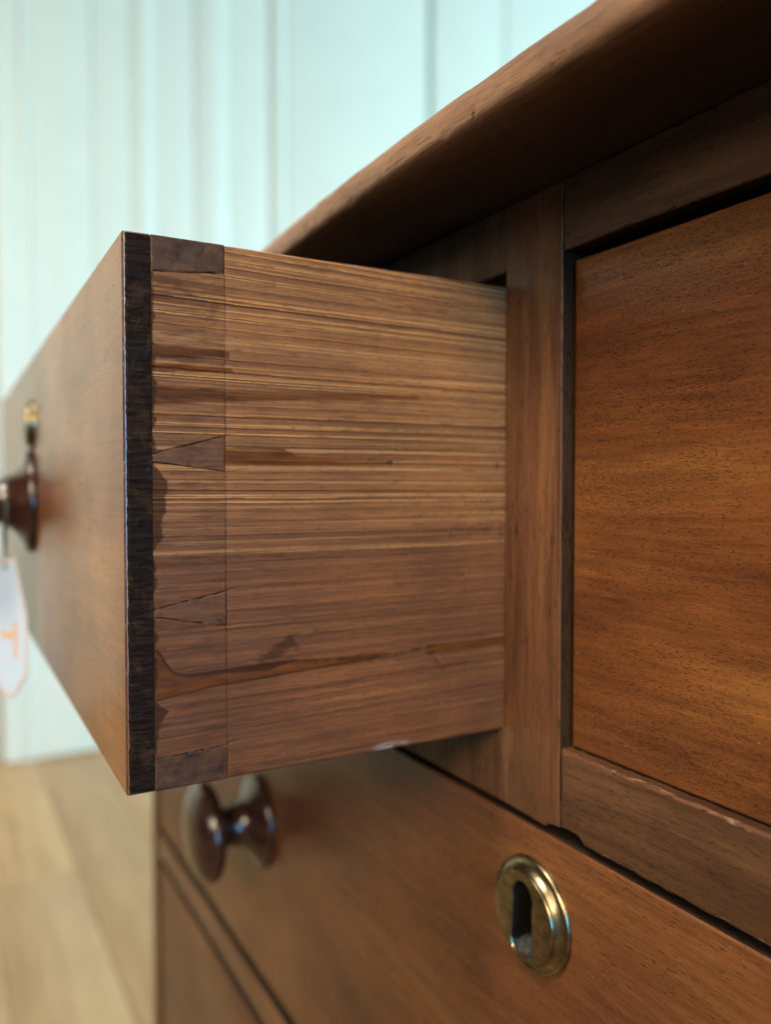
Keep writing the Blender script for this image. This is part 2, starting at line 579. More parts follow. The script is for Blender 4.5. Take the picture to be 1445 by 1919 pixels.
def moulding(y0, y1, base, out, mat):
    n = 14
    pts = [(y0, XW + base - 0.05)]
    for i in range(n + 1):
        t = i / n
        yy = y0 + (y1 - y0) * t
        prof = math.sin(math.pi * t) ** 0.7 * 0.75 + 0.25 * sstep(0.15, 0.4, t) * (1 - sstep(0.6, 0.85, t))
        pts.append((yy, XW + base + out * prof))
    pts.append((y1, XW + base - 0.05))
    bm = extrude([(b, a) for a, b in pts], 'xy', 0.004, 3.8, 0)
    obj_from_bm("moulding", bm, mat, wall)


wall_board("wall_board", -3.2, -1.05, -0.08, -0.03, m_cream)
wall_board("wall_board", -1.046, 0.195, -0.08, -0.045, m_cream)
wall_board("door_frame", 0.200, 0.268, -0.08, 0.008, m_wall, 0.008)
moulding(0.2685, 0.3065, 0.0, 0.010, m_wall)
wall_board("wall_board", 0.307, 0.505, -0.08, -0.002, m_wall, 0.002)
wall_board("wall_board", 0.5065, 0.630, -0.08, 0.001, m_wall, 0.002)
moulding(0.6305, 0.7265, 0.0, 0.012, m_wall)
wall_board("wall_board", 0.727, 0.868, -0.08, -0.004, m_wall)
moulding(0.8685, 1.0015, 0.0, 0.011, m_wall)
wall_board("wall_board", 1.002, 1.165, -0.08, -0.006, m_wall)
moulding(1.1655, 1.2365, 0.0, 0.012, m_wall)
wall_board("wall_board", 1.237, 1.880, -0.08, 0.006, m_wall, 0.004)
wall_board("wall_board", 1.908, 2.290, -0.08, 0.006, m_wall, 0.004)
wall_board("wall_board", 2.297, 2.950, -0.08, 0.006, m_wall, 0.004)
wall_board("wall_board", 2.970, 4.200, -0.08, 0.006, m_wall, 0.004)

# ------------------------------------------------------------------ chest of drawers
Y0 = 0.1771                     # plane of the chest front
CXC = -0.2128                   # middle of the chest
XL, XR = -0.7597, 2 * CXC + 0.7597
chest = empty("chest_of_drawers", (CXC, 0.43, 0))
chest["label"] = "brown mahogany chest of drawers with one small drawer pulled open"
chest["category"] = "chest of drawers"


def part(name, bm, mats, parent=chest, angle=40):
    """mesh given in room coordinates, hung under its thing"""
    o = obj_from_bm(name, bm, mats, parent, angle)
    if parent is chest:
        o.location = (-CXC, -0.43, 0)
    return o


def Z(z):
    return z + H


# top with a rounded, slightly bowed and knocked front edge
def build_top():
    prof = [(0.640, 0.0985), (0.30, 0.0985), (0.18, 0.0985), (0.150, 0.0985), (0.140, 0.0985), (0.1345, 0.0986)]
    for a in np.linspace(250, 190, 5):
        prof.append((0.1312 + 0.0030 * math.cos(math.radians(a)), 0.1015 + 0.0030 * math.sin(math.radians(a))))
    for a in np.linspace(176, 90, 12):
        prof.append((0.1410 + 0.0128 * math.cos(math.radians(a)), 0.1019 + 0.0128 * math.sin(math.radians(a))))
    prof += [(0.20, 0.1147), (0.35, 0.1147), (0.640, 0.1147)]
    prof = np.array(prof)
    x0, x1 = XL - 0.03, XR + 0.03
    xs = np.unique(np.concatenate([np.linspace(x0, -0.5, 40), np.arange(-0.5, -0.05, 0.0012), np.linspace(-0.05, x1, 30)]))
    bow = np.interp(xs, [x0, -0.45, -0.36, -0.29, -0.21, -0.15, -0.10, x1], [0.006, 0.006, 0.0048, 0.0012, 0, 0.0018, 0.003, 0.003])
    ker = np.ones(41) / 41
    bow = np.convolve(np.pad(bow, 20, mode='edge'), ker, mode='valid')
    n, mth = len(xs), len(prof)
    V = np.zeros((n, mth, 3))
    V[:, :, 0] = xs[:, None]
    V[:, :, 1] = prof[None, :, 0]
    V[:, :, 2] = prof[None, :, 1] + H
    front = np.clip((0.25 - prof[:, 0]) / 0.1, 0, 1)
    V[:, :, 1] += bow[:, None] * front[None, :]
    jj = np.arange(mth)[None, :] * np.ones((n, 1))
    xx = xs[:, None] * np.ones((1, mth))
    dent = (fbm(xx * 90, jj * 0.25, 5) - 0.5) * 0.0005 + (fbm(xx * 400, jj * 1.0, 9) - 0.5) * 0.00014
    deep = np.clip(fbm(xx * 170, jj * 0.8, 31) - 0.70, 0, 1) * 0.005
    edge = ((jj >= 5) & (jj <= 20)) * 1.0
    V[:, :, 1] += (dent + deep) * edge
    V[:, :, 2] -= dent * edge * 0.5
    bm = bmesh.new()
    lay = bm.verts.layers.float.new("under_shade")
    vs = [[bm.verts.new(V[i, j]) for j in range(mth)] for i in range(n)]
    for i in range(n):
        for j in range(mth):
            vs[i][j][lay] = (1, 1, 1, 0.95, 0.85, 0.70, 0.35)[j] if j < 7 else 0.0  # underside shade painted in, fading out towards the front edge
    for i in range(n - 1):
        for j in range(mth):
            j2 = (j + 1) % mth
            bm.faces.new((vs[i][j], vs[i + 1][j], vs[i + 1][j2], vs[i][j2]))
    bm.faces.new([v for v in vs[0]])
    bm.faces.new([v for v in reversed(vs[-1])])
    bmesh.ops.recalc_face_normals(bm, faces=bm.faces)
    part("tabletop", bm, m_top, angle=50)


build_top()

ZT0, ZT1 = 0.0758, 0.0982        # top rail
ZR0, ZR1 = -0.1122, -0.0846      # rail under the small drawers
SX0, SX1 = -0.2277, -0.1984      # middle stile
ED = 0.022
CL = XL + 0.0255                 # inner edge of the corner stiles
CR = XR - 0.0255


def board(name, outline, mats, y0=Y0, depth=ED, bevel=0.0006, wornstep=None, amp=0.00015, seed=0, em=1):
    ol = [(a, Z(b)) for a, b in outline]
    if wornstep:
        ol = worn(ol, wornstep, amp, seed)
    bm = extrude(ol, 'xz', y0, y0 + depth, bevel, 3, edge_mat=em)
    if name == "rail":
        for f in bm.faces:
            f.normal_update()
            if (f.normal.z < -0.8 or (seed < 0 and f.normal.z > 0.8)) and abs(f.normal.y) < 0.1:
                f.material_index = 2  # rail edges facing a gap take the painted gap shade
        mats = list(mats) + [m_gap_shade]
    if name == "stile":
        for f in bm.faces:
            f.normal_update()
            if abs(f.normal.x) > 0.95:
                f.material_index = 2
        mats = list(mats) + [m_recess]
    return part(name, bm, mats)


G = 0.00015
stile = board("stile", [(SX0, ZR0 + 0.0002), (-0.2056, ZR0 - 0.0004), (-0.2050, ZR0 + 0.0010), (SX1 - G, ZR0 + 0.0016), (SX1 - G, ZT1), (SX0, ZT1)],
              [m_stile, m_edge_stile], y0=Y0 - 0.0001, depth=ED + 0.002, bevel=0.0006, wornstep=0.004, amp=0.0001, seed=3)
board("rail", rect(CL + G, ZT0, SX0 - G, ZT1), [m_rail_cross, m_edge])
board("rail", rect(SX1 + G, ZT0, CR - G, ZT1), [m_rail, m_edge], bevel=0.0006, wornstep=0.005, amp=0.00015, seed=8)
board("rail", rect(CL + G, ZR0, SX0 - G, ZR1), [m_rail_cross, m_edge])
board("rail", [(SX1 + G, ZR0 + 0.0017), (-0.1945, ZR0 + 0.0020), (-0.1905, ZR0 + 0.0018), (-0.1885, ZR0 + 0.0008), (-0.1870, ZR0 - 0.0004),
               (-0.1700, ZR0 - 0.0002), (-0.13, ZR0), (CR - G, ZR0), (CR - G, ZR1), (SX1 + G, ZR1)],
      [m_rail, m_edge_pale], bevel=0.0011, wornstep=0.003, amp=0.00022, seed=12)
ZB = [(-0.3350, -0.3135), (-0.5880, -0.5615), (-0.8600, -0.8300)]
for z0, z1 in ZB:
    board("rail", rect(CL + G, z0, CR - G, z1), [m_rail_low, m_edge_stile], bevel=0.0004, seed=-1)
for xa, xb in ((XL, CL), (CR, XR)):
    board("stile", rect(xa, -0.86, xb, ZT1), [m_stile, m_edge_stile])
# carcass
for xa, xb in ((XL, XL + 0.020), (XR - 0.020, XR)):
    part("side_panel", box_bm(xa, Y0 + ED + 0.0003, Z(-0.86), xb, 0.622, Z(0.0982), 0.0006), m_side)
part("back_panel", box_bm(XL + 0.0205, 0.600, Z(-0.86), XR - 0.0205, 0.618, Z(0.098), 0), m_pine_back)
part("base_board", box_bm(XL + 0.0205, Y0 + ED + 0.001, Z(-0.859), XR - 0.0205, 0.5995, Z(-0.840), 0), m_pine_back)
for xa, xb in ((XL + 0.021, SX0 - 0.004), (SX1 + 0.004, XR - 0.021)):
    part("dust_board", box_bm(xa, Y0 + ED + 0.001, Z(-0.1090), xb, 0.599, Z(-0.1000), 0), m_pine_back)
part("partition", box_bm(SX0 + 0.006, Y0 + ED + 0.0025, Z(-0.0995), SX1 - 0.006, 0.599, Z(0.098), 0), m_pine_back)
for xa in (XL + 0.01, XR - 0.09):
    for ya in (Y0 + 0.006, 0.54):
        bm = extrude([(xa, 0.0), (xa + 0.055, 0.0), (xa + 0.062, 0.02), (xa + 0.08, 0.0695), (xa, 0.0695)], 'xz', ya, ya + 0.06, 0.002, 2, bevel_all=True)
        part("foot", bm, m_side)

# --- shared fittings
KNOB = [(0.0, 0.0), (0.0276, 0.0), (0.0284, 0.0012), (0.0286, 0.0026), (0.0276, 0.0040), (0.0255, 0.0050), (0.0225, 0.0062), (0.0180, 0.0086),
        (0.0145, 0.0118), (0.0124, 0.0155), (0.0116, 0.0195), (0.0118, 0.0228), (0.0130, 0.0252), (0.0165, 0.0270), (0.0225, 0.0285),
        (0.0272, 0.0303), (0.0296, 0.0326), (0.0302, 0.0350), (0.0297, 0.0372), (0.0280, 0.0394), (0.0245, 0.0418), (0.0190, 0.0440),
        (0.0120, 0.0455), (0.0055, 0.0461), (0.0, 0.0462)]
bm = lathe_bm(KNOB, 64)
me_knob = bpy.data.meshes.new("knob")
bm.to_mesh(me_knob)
bm.free()
me_knob.materials.append(m_knob)
smooth(me_knob, 60)


def keyhole_outline(n):
    """n points round the keyhole, one per equal angle seen from the plate's centre (round head, flared foot)"""
    poly = []
    for a in np.linspace(-20, 200, 40):
        poly.append((0.0052 * math.cos(math.radians(a)) - 0.0001, 0.0062 + 0.0056 * math.sin(math.radians(a))))
    poly += [(-0.0051, 0.001), (-0.0055, -0.004), (-0.0062, -0.0095), (-0.0052, -0.0126), (-0.0025, -0.0134), (0.0025, -0.0134), (0.0050, -0.0126),
             (0.0058, -0.0090), (0.0050, -0.004), (0.0049, 0.001)]
    P = np.array(poly)
    out = []
    for k in range(n):
        a = 2 * math.pi * k / n
        d = np.array((math.cos(a), math.sin(a)))
        best = 0
        for i in range(len(P)):
            p, q = P[i], P[(i + 1) % len(P)]
            M = np.array([[d[0], p[0] - q[0]], [d[1], p[1] - q[1]]])
            det = np.linalg.det(M)
            if abs(det) < 1e-14:
                continue
            t, s = np.linalg.solve(M, p)
            if t > 0 and -1e-6 <= s <= 1 + 1e-6:
                best = max(best, t)
        out.append((best * d[0], best * d[1]))
    return out


def escutcheon_bm(n=120):
    bm = bmesh.new()
    key = keyhole_outline(n)
    rings = []
    for h, sc in ((-0.012, 1.0), (0.0042, 1.0), (0.0046, 1.03)):
        rings.append([(x * sc, -h, z * sc) for x, z in key])
    for r, h in ((0.0144, 0.0046), (0.0150, 0.0045), (0.0152, 0.0042), (0.0153, 0.0034), (0.0156, 0.0031), (0.0160, 0.0024), (0.0166, 0.0018), (0.0174, 0.0013),
                 (0.0182, 0.0011), (0.01835, 0.0014), (0.0188, 0.0015), (0.0192, 0.0012), (0.0194, 0.0006), (0.0194, -0.0002)):
        rings.append([(r * math.cos(2 * math.pi * k / n), -h, r * math.sin(2 * math.pi * k / n)) for k in range(n)])
    R = [[bm.verts.new(p) for p in ring] for ring in rings]
    for i in range(len(R) - 1):
        for k in range(n):
            f = bm.faces.new((R[i][k], R[i][(k + 1) % n], R[i + 1][(k + 1) % n], R[i + 1][k]))
            zz = sum(v.co.z for v in f.verts) / 4
            if i == 0:
                f.material_index = 1 if zz < -0.0118 else 2
    f = bm.faces.new(list(reversed(R[0])))
    f.material_index = 2
    # heap of dust and old wax lying in the foot of the hole
    g = [[None] * 13 for _ in range(9)]
    for i in range(9):
        for j in range(13):
            u, v = i / 8, j / 12
            x = -0.0057 + 0.0112 * v
            yy = -0.0036 + 0.0150 * u
            z = -0.0142 + 0.0034 * u ** 0.9 + 0.0012 * float(vnoise(np.array(u * 6.0), np.array(v * 7.0), 3)) + 0.0026 * (2 * v - 1) ** 2 * (1 - u)
            g[i][j] = bm.verts.new((x, yy, z))
    for i in range(8):
        for j in range(12):
            f = bm.faces.new((g[i][j], g[i][j + 1], g[i + 1][j + 1], g[i + 1][j]))
            f.material_index = 1
    bmesh.ops.recalc_face_normals(bm, faces=bm.faces)
    return bm


m_hole = plain("keyhole_shade", (0.004, 0.003, 0.0025), 0.8, 0.3, 400)  # shade inside the keyhole, painted as near-black walls
m_hole.node_tree.nodes['Principled BSDF'].inputs['Specular IOR Level'].default_value = 0.1
bm = escutcheon_bm()
me_esc = bpy.data.meshes.new("escutcheon")
bm.to_mesh(me_esc)
bm.free()
for m_ in (m_brass, m_grime, m_hole):
    me_esc.materials.append(m_)
smooth(me_esc, 35)


def front_bm(x0, x1, z0, z1, th, hole=None, bevel=0.0012, edge=0):
    """drawer front with its face at y = 0; a round mortise behind the escutcheon when hole = (x, z, r)"""
    bm = bmesh.new()
    outer = [(x0, z0), (x1, z0), (x1, z1), (x0, z1)]
    if hole is None:
        return extrude(outer, 'xz', 0.0, th, bevel, 3, edge_mat=edge)
    hx, hz, hr = hole
    n = 48
    ring = [(hx + hr * math.cos(2 * math.pi * k / n), hz + hr * math.sin(2 * math.pi * k / n)) for k in range(n)]

    def frame_pt(a):
        d = (math.cos(a), math.sin(a))
        t = 1e9
        if d[0] > 1e-9:
            t = min(t, (x1 - hx) / d[0])
        if d[0] < -1e-9:
            t = min(t, (x0 - hx) / d[0])
        if d[1] > 1e-9:
            t = min(t, (z1 - hz) / d[1])
        if d[1] < -1e-9:
            t = min(t, (z0 - hz) / d[1])
        return (hx + d[0] * t, hz + d[1] * t)
    ang = sorted([2 * math.pi * k / n for k in range(n)] + [math.atan2(c[1] - hz, c[0] - hx) % (2 * math.pi) for c in outer])
    O = [frame_pt(a) for a in ang]
    I = [(hx + hr * math.cos(a), hz + hr * math.sin(a)) for a in ang]
    m = len(ang)
    vo = [bm.verts.new((p[0], 0, p[1])) for p in O]
    vi = [bm.verts.new((p[0], 0, p[1])) for p in I]
    vb = [bm.verts.new((p[0], th, p[1])) for p in O]
    vj = [bm.verts.new((p[0], th - 0.003, p[1])) for p in I]
    edges = []
    for k in range(m):
        k2 = (k + 1) % m
        bm.faces.new((vo[k], vo[k2], vi[k2], vi[k]))
        bm.faces.new((vi[k], vi[k2], vj[k2], vj[k]))
        bm.faces.new((vo[k], vb[k], vb[k2], vo[k2]))
    bm.faces.new(vj)
    bm.faces.new(list(reversed(vb)))
    bmesh.ops.recalc_face_normals(bm, faces=bm.faces)
    bm.edges.ensure_lookup_table()
    so = set(vo)
    edges = [e for e in bm.edges if e.verts[0] in so and e.verts[1] in so]
    bmesh.ops.bevel(bm, geom=edges, offset=bevel, segments=3, profile=0.5, affect='EDGES', clamp_overlap=True)
    return bm


def closed_drawer(x0, x1, z0, z1, yface, mat, label, knobs, key, th=0.020, depth=0.38):
    d = empty("drawer", (x1 - CXC, yface - 0.43, H), parent=chest)
    d["label"] = label
    X0 = x0 - x1
    bm = front_bm(X0, 0, z0, z1, th, (key[0] - x1, key[1], 0.0165) if key else None)
    for f in bm.faces:
        f.normal_update()
        if abs(f.normal.z) > 0.95:
            f.material_index = 1  # top and bottom edges painted dark as gap shade
    obj_from_bm("drawer_front", bm, [mat, m_gap_shade], d)
    for xa in (X0 + 0.0015, -0.0125):
        obj_from_bm("drawer_side", box_bm(xa, th + 0.0003, z0 + 0.001, xa + 0.011, depth, z1 - 0.004, 0), [m_pine_back], d)
    obj_from_bm("drawer_back", box_bm(X0 + 0.0128, depth - 0.012, z0 + 0.012, -0.0128, depth, z1 - 0.008, 0), [m_pine_back], d)
    obj_from_bm("drawer_bottom", box_bm(X0 + 0.0128, th + 0.0003, z0 + 0.006, -0.0128, depth - 0.0125, z0 + 0.0115, 0), [m_pine_back], d)
    for kx, kz in knobs:
        o = place("knob", me_knob, d)
        o.location = (kx - x1, 0.0002, kz)
    if key:
        o = place("escutcheon", me_esc, d)
        o.location = (key[0] - x1, 0, key[1])
    return d


mir = lambda x: 2 * CXC - x
closed_drawer(SX1 + 0.0014, CR - 0.0011, ZR1 + 0.0004, 0.0729, Y0 + 0.0036, m_right_front, "closed small drawer on the right with orange brown grain",
              [(mir(-0.4805), -0.0073)], (mir(-0.4800), 0.0345))
LX0, LX1 = CL + 0.0012, CR - 0.0012
closed_drawer(LX0, LX1, -0.3075, -0.1156, Y0 + 0.0008, m_low_front, "wide upper long drawer with brass keyhole plate",
              [(-0.4780, -0.2095), (mir(-0.4780), -0.2095)], (-0.2125, -0.1456))
closed_drawer(LX0, LX1, -0.5590, -0.3440, Y0 + 0.0008, m_low_front, "wide middle long drawer", [(-0.4780, -0.450), (mir(-0.4780), -0.450)], (-0.2125, -0.372))
closed_drawer(LX0, LX1, -0.8285, -0.5940, Y0 + 0.0008, m_low_front, "wide bottom long drawer", [(-0.4780, -0.710), (mir(-0.4780), -0.710)], (-0.2125, -0.624))

# ------------------------------------------------------------------ the open drawer
DX, DY, DRZ = -0.22957, 0.04660, math.radians(-0.6)
DZ0, DZ1 = -0.0861, 0.0707
dr = empty("drawer", (DX - CXC, DY - 0.43, H), DRZ, chest)
dr["label"] = "open left drawer showing its rough pine side and dovetails"
DW = 0.5035
LAP = 0.0075                     # dark end of the front board left of the tails
BL = 0.02885                     # scribed base line of the dovetails
SIDE_T = 0.011

bm = front_bm(-DW, -0.0005, DZ0, DZ1, LAP, None, bevel=0.0005, edge=1)
obj_from_bm("drawer_front", bm, [m_open_front, m_edge], dr)
obj_from_bm("drawer_front_core", box_bm(-DW + SIDE_T + 0.001, LAP + 0.0002, DZ0 + 0.001, -SIDE_T - 0.001, BL, DZ1 - 0.001, 0), [m_open_front], dr)


def grid_obj(name, S, Zc, X, mats, parent, attrs=None):
    """a surface of (s, z) with outward relief X, closed by a skirt so that it is a solid skin of the board"""
    n, m = S.shape
    V = np.stack([X, S, Zc], axis=-1).reshape(-1, 3)
    idx = np.arange(n * m).reshape(n, m)
    q = np.stack([idx[:-1, :-1], idx[1:, :-1], idx[1:, 1:], idx[:-1, 1:]], axis=-1).reshape(-1, 4)
    per = np.concatenate([idx[:, 0], idx[-1, 1:], idx[-2::-1, -1], idx[0, -2:0:-1]])
    back = V[per].copy()
    back[:, 0] = -SIDE_T
    bi = np.arange(len(per)) + len(V)
    V = np.concatenate([V, back])
    p2, b2 = np.roll(per, -1), np.roll(bi, -1)
    sk = np.stack([per, bi, b2, p2], axis=-1)
    F = np.concatenate([q, sk])
    me = bpy.data.meshes.new(name)
    me.vertices.add(len(V))
    me.vertices.foreach_set("co", V.astype(np.float32).ravel())
    me.loops.add(F.size)
    me.loops.foreach_set("vertex_index", F.astype(np.int32).ravel())
    me.polygons.add(len(F))
    me.polygons.foreach_set("loop_start", (np.arange(len(F)) * 4).astype(np.int32))
    me.update(calc_edges=True)
    me.validate()
    for m_ in mats:
        me.materials.append(m_)
    smooth(me, 50)
    if attrs:
        for k, a in attrs.items():
            at = me.attributes.new(k, 'FLOAT', 'POINT')
            vals = np.concatenate([a.ravel(), np.zeros(len(per))]).astype(np.float32)
            vals[len(V) - len(per):] = a.ravel()[per]
            at.data.foreach_set("value", vals)
    return place(name, me, parent)


# dovetail pins: corners (s, z) at the lap and at the base line
PINS = [((0.0078, DZ1), (BL, DZ1), (BL, 0.0622), (0.0078, 0.0605)),
        ((0.0078, 0.0098), (BL, 0.0155), (BL, 0.0048), (0.0078, 0.0072)),
        ((0.0078, -0.0342), (BL + 0.0001, -0.0300), (BL + 0.0001, -0.0407), (0.0078, -0.0365)),
        ((0.0078, -0.0768), (BL + 0.0003, -0.0757), (BL + 0.0003, DZ0), (0.0078, DZ0))]


def pin_inside(S, Zc, pin, grow=0.0):
    (s0, za), (s1, zb), (_, zc), (_, zd) = pin
    t = np.clip((S - s0) / (s1 - s0), 0, 1)
    top, bot = za + (zb - za) * t, zd + (zc - zd) * t
    return np.minimum(np.minimum(top - Zc, Zc - bot), np.minimum(S - s0 + 0.01, s1 - S)) + grow


def poly_dist(S, Zc, pts):
    d = np.full(S.shape, 1e9)
    for (a, b), (c, e) in zip(pts[:-1], pts[1:]):
        vx, vz = c - a, e - b
        t = np.clip(((S - a) * vx + (Zc - b) * vz) / (vx * vx + vz * vz + 1e-18), 0, 1)
        d = np.minimum(d, np.hypot(S - a - t * vx, Zc - b - t * vz))
    return d


def band(S, Zc, up, lo, wob=0.0004, seed=1, soft=0.00045):
    """stain between an upper and a lower outline"""
    up, lo = np.array(up), np.array(lo)
    a = np.interp(S, up[:, 0], up[:, 1]) + (fbm(S * 260, Zc * 0, seed) - 0.5) * 2 * wob
    b = np.interp(S, lo[:, 0], lo[:, 1]) + (fbm(S * 260, Zc * 0 + 5, seed + 3) - 0.5) * 2 * wob
    s0, s1 = max(up[0, 0], lo[0, 0]), min(up[-1, 0], lo[-1, 0])
    ends = np.minimum(S - s0, s1 - S)
    return np.clip(np.minimum(np.minimum(a - Zc, Zc - b), ends + (fbm(Zc * 900, S * 0, seed + 9) - .5) * 0.001) / soft + 0.5, 0, 1)


def build_side():
    s = np.concatenate([np.arange(LAP + 0.0003, 0.0330, 0.00030), np.arange(0.0330, 0.1420, 0.00055), np.linspace(0.1425, 0.40, 20)])
    z = np.linspace(DZ0 + 0.0001, DZ1 - 0.0001, 860)
    S, Zc = np.meshgrid(s, z, indexing='ij')
    # run of the grain: level at the top, climbing to the back near the bottom
    ridge_end = -0.0189 + (fbm(S * 14, Zc * 0, 40) - 0.5) * 0.0012
    W = Zc + (fbm(S * 6, Zc * 20, 41) - 0.5) * 0.0022 + (fbm(S * 40, Zc * 140, 42) - 0.5) * 0.00028
    W = W - np.clip((-0.015 - Zc) / 0.05, 0, 1) * (S - 0.03) * 0.035
    W = W + np.clip((Zc - 0.02) / 0.05, 0, 1) * (S - 0.03) * 0.030
    r = np.random.RandomState(21)
    pos, amp, sp = [], [], []
    p = -0.11
    while p < 0.10:
        if p < -0.0189:
            p += 0.0022 + 0.0042 * r.rand()
            amp.append(0.15 + 0.25 * r.rand())
        else:
            p += 0.00050 + 0.0026 * r.rand() ** 1.8
            amp.append(0.12 + 0.88 * r.rand() ** 1.7)
        pos.append(p)
        sp.append(r.rand())
    pos, amp, sp = np.array(pos), np.array(amp), np.array(sp)
    k = np.clip(np.searchsorted(pos, W) - 1, 0, len(pos) - 2)
    gap = pos[k + 1] - pos[k]
    t = np.clip((W - pos[k]) / gap, 0, 1)
    fade = 0.45 + 0.85 * fbm(S * 26 + sp[k] * 50, k * 7.3, 43)
    a = amp[k + 1] * np.clip(fade, 0.1, 1.1)
    dx = W - pos[k]                                      # height above the hard line below
    dn = pos[k + 1] - W                                  # depth under the hard line above
    wd = 0.00018 + 0.00050 * sp[k + 1] * np.clip(gap / 0.0015, 0.4, 1.2)
    late = a * np.clip(1.25 - dn / wd, 0, 1) ** 0.8 + 0.22 * np.clip((t - 0.3) / 0.6, 0, 1) + 0.12 * fbm(S * 60, W * 1800, 44)
    pale = np.clip(a, 0, 1) * np.exp(-((dx - 0.00020) / (0.00016 + 0.00012 * sp[k])) ** 2) * np.clip(fbm(S * 22 + sp[k] * 90, k * 3.7, 144) * 1.7 - 0.10, 0, 1)  # light caught on each ridge crest, painted as a thin line
    pale = np.clip(pale * 1.7, 0, 1)
    fl = fbm(W * 1700, S * 7, 150, 2)
    pale = np.maximum(pale, 0.55 * np.clip(fl * 4.5 - 2.75, 0, 1))
    late = np.maximum(late, 0.60 * np.clip((0.38 - fl) * 5, 0, 1))
    ridge = np.exp(-dx / 0.0005) * np.clip(amp[k], 0, 1)
    low = sstep(-0.0005, 0.0005, ridge_end - Zc)
    soft_low = sstep(-0.020, 0.008, ridge_end - Zc)
    a = a * (1 - 0.55 * soft_low * (1 - low))
    pale = pale * (1 - 0.45 * soft_low)
    pale = pale * np.where(low > 0.5, 0.15, 1.0)
    relief = ridge * np.where(low > 0.5, 0.00004, 0.00045) * (0.5 + 0.7 * fbm(S * 20, k * 3.1, 46))
    relief += (fbm(S * 60, Zc * 60, 45) - 0.5) * 0.00022 + (fbm(S * 240, Zc * 900, 48) - 0.5) * 0.00006
    # a flat and a hollow along the length, as a hand plane leaves them
    relief += (fbm(S * 6, Zc * 30, 47) - 0.5) * 0.0007
    pale = np.maximum(pale, 0.8 * np.exp(-((Zc - ridge_end) / 0.00028) ** 2) * np.clip(fbm(S * 30, Zc * 0, 147) * 1.8 - 0.2, 0, 1))
    tails = sstep(-0.0004, 0.0004, BL - S)
    tint = np.clip(0.05 + 0.25 * soft_low + 0.30 * tails * (0.6 + 0.8 * fbm(S * 90, Zc * 160, 49)) + 0.60 * sstep(0.045, -0.035, Zc), 0, 1)
    tint = np.clip(tint + 0.45 * (fbm(S * 18, Zc * 30, 51) - 0.45), 0, 1)
    glue = np.zeros_like(S)
    G_ = lambda up, lo, seed, wob=0.0004: np.maximum(glue, band(S, Zc, up, lo, wob, seed))
    glue = G_([(0.0072, -0.0442), (0.0095, -0.0464), (0.0112, -0.0495), (0.0132, -0.0523), (0.017, -0.0534), (0.0249, -0.0533), (0.0414, -0.0525),
               (0.0518, -0.0528), (0.0665, -0.0534), (0.076, -0.0530), (0.0839, -0.0538)],
              [(0.0071, -0.0602), (0.0248, -0.0579), (0.0414, -0.0571), (0.059, -0.0560), (0.076, -0.0558), (0.0839, -0.0546)], 60, 0.00025)
    glue = G_([(0.0983, -0.0527), (0.1307, -0.0526), (0.16, -0.0526)], [(0.0983, -0.0553), (0.1015, -0.0556), (0.1308, -0.0557), (0.16, -0.0557)], 61, 0.00025)
    glue = np.maximum(glue, 0.6 * np.clip((0.0009 - poly_dist(S, Zc, [(0.0990, -0.0550), (0.1048, -0.0614)])) / 0.0005, 0, 1))
    glue = G_([(0.0070, 0.0402), (0.0303, 0.0399)], [(0.0070, 0.0366), (0.02, 0.0376), (0.0303, 0.0379)], 62)
    glue = G_([(0.0070, 0.0348), (0.0310, 0.0351)], [(0.0070, 0.0326), (0.0310, 0.0340)], 63)
    glue = G_([(0.0070, 0.0288), (0.0286, 0.0287), (0.0951, 0.0306)], [(0.0070, 0.0236), (0.0286, 0.0253), (0.0420, 0.0262), (0.0557, 0.0273), (0.0951, 0.0292)], 64)
    glue = G_([(0.0285, 0.0120), (0.0434, 0.0126), (0.0470, 0.0120), (0.0521, 0.0098), (0.0849, 0.0090)], [(0.0285, 0.0066), (0.052, 0.0070), (0.0849, 0.0076)], 65)
    glue *= np.clip(0.42 + 1.05 * fbm(S * 40, Zc * 900, 66), 0, 1)
    relief += glue * 0.00012
    stain = np.zeros_like(S)
    # dark rim of the big glue run
    big = band(S, Zc, [(0.0072, -0.0442), (0.0095, -0.0464), (0.0112, -0.0495), (0.0132, -0.0523), (0.017, -0.0534), (0.0249, -0.0533), (0.0414, -0.0525), (0.0518, -0.0528)],
               [(0.0072, -0.0456), (0.0095, -0.0478), (0.0112, -0.0510), (0.0132, -0.0533), (0.017, -0.0544), (0.0249, -0.0546), (0.0414, -0.0550), (0.0518, -0.0530)], 0.0002, 60)
    stain = np.maximum(stain, 0.85 * big)
    rim = np.abs(Zc - np.interp(S, [0.0071, 0.0248, 0.0414, 0.059, 0.0839], [-0.0602, -0.0579, -0.0571, -0.056, -0.0546]))
    stain = np.maximum(stain, 0.75 * np.clip(1 - rim / 0.0006, 0, 1) * (S < 0.08))

    def blob(cs, cz, rs_, rz_, seed, amt, slope=0.0):
        u, v = (S - cs) / rs_, (Zc - cz - slope * (S - cs)) / rz_
        return amt * np.clip(1.15 - np.hypot(u, v) + (fbm(S * 330, Zc * 650, seed) - 0.5) * 2.2, 0, 1)
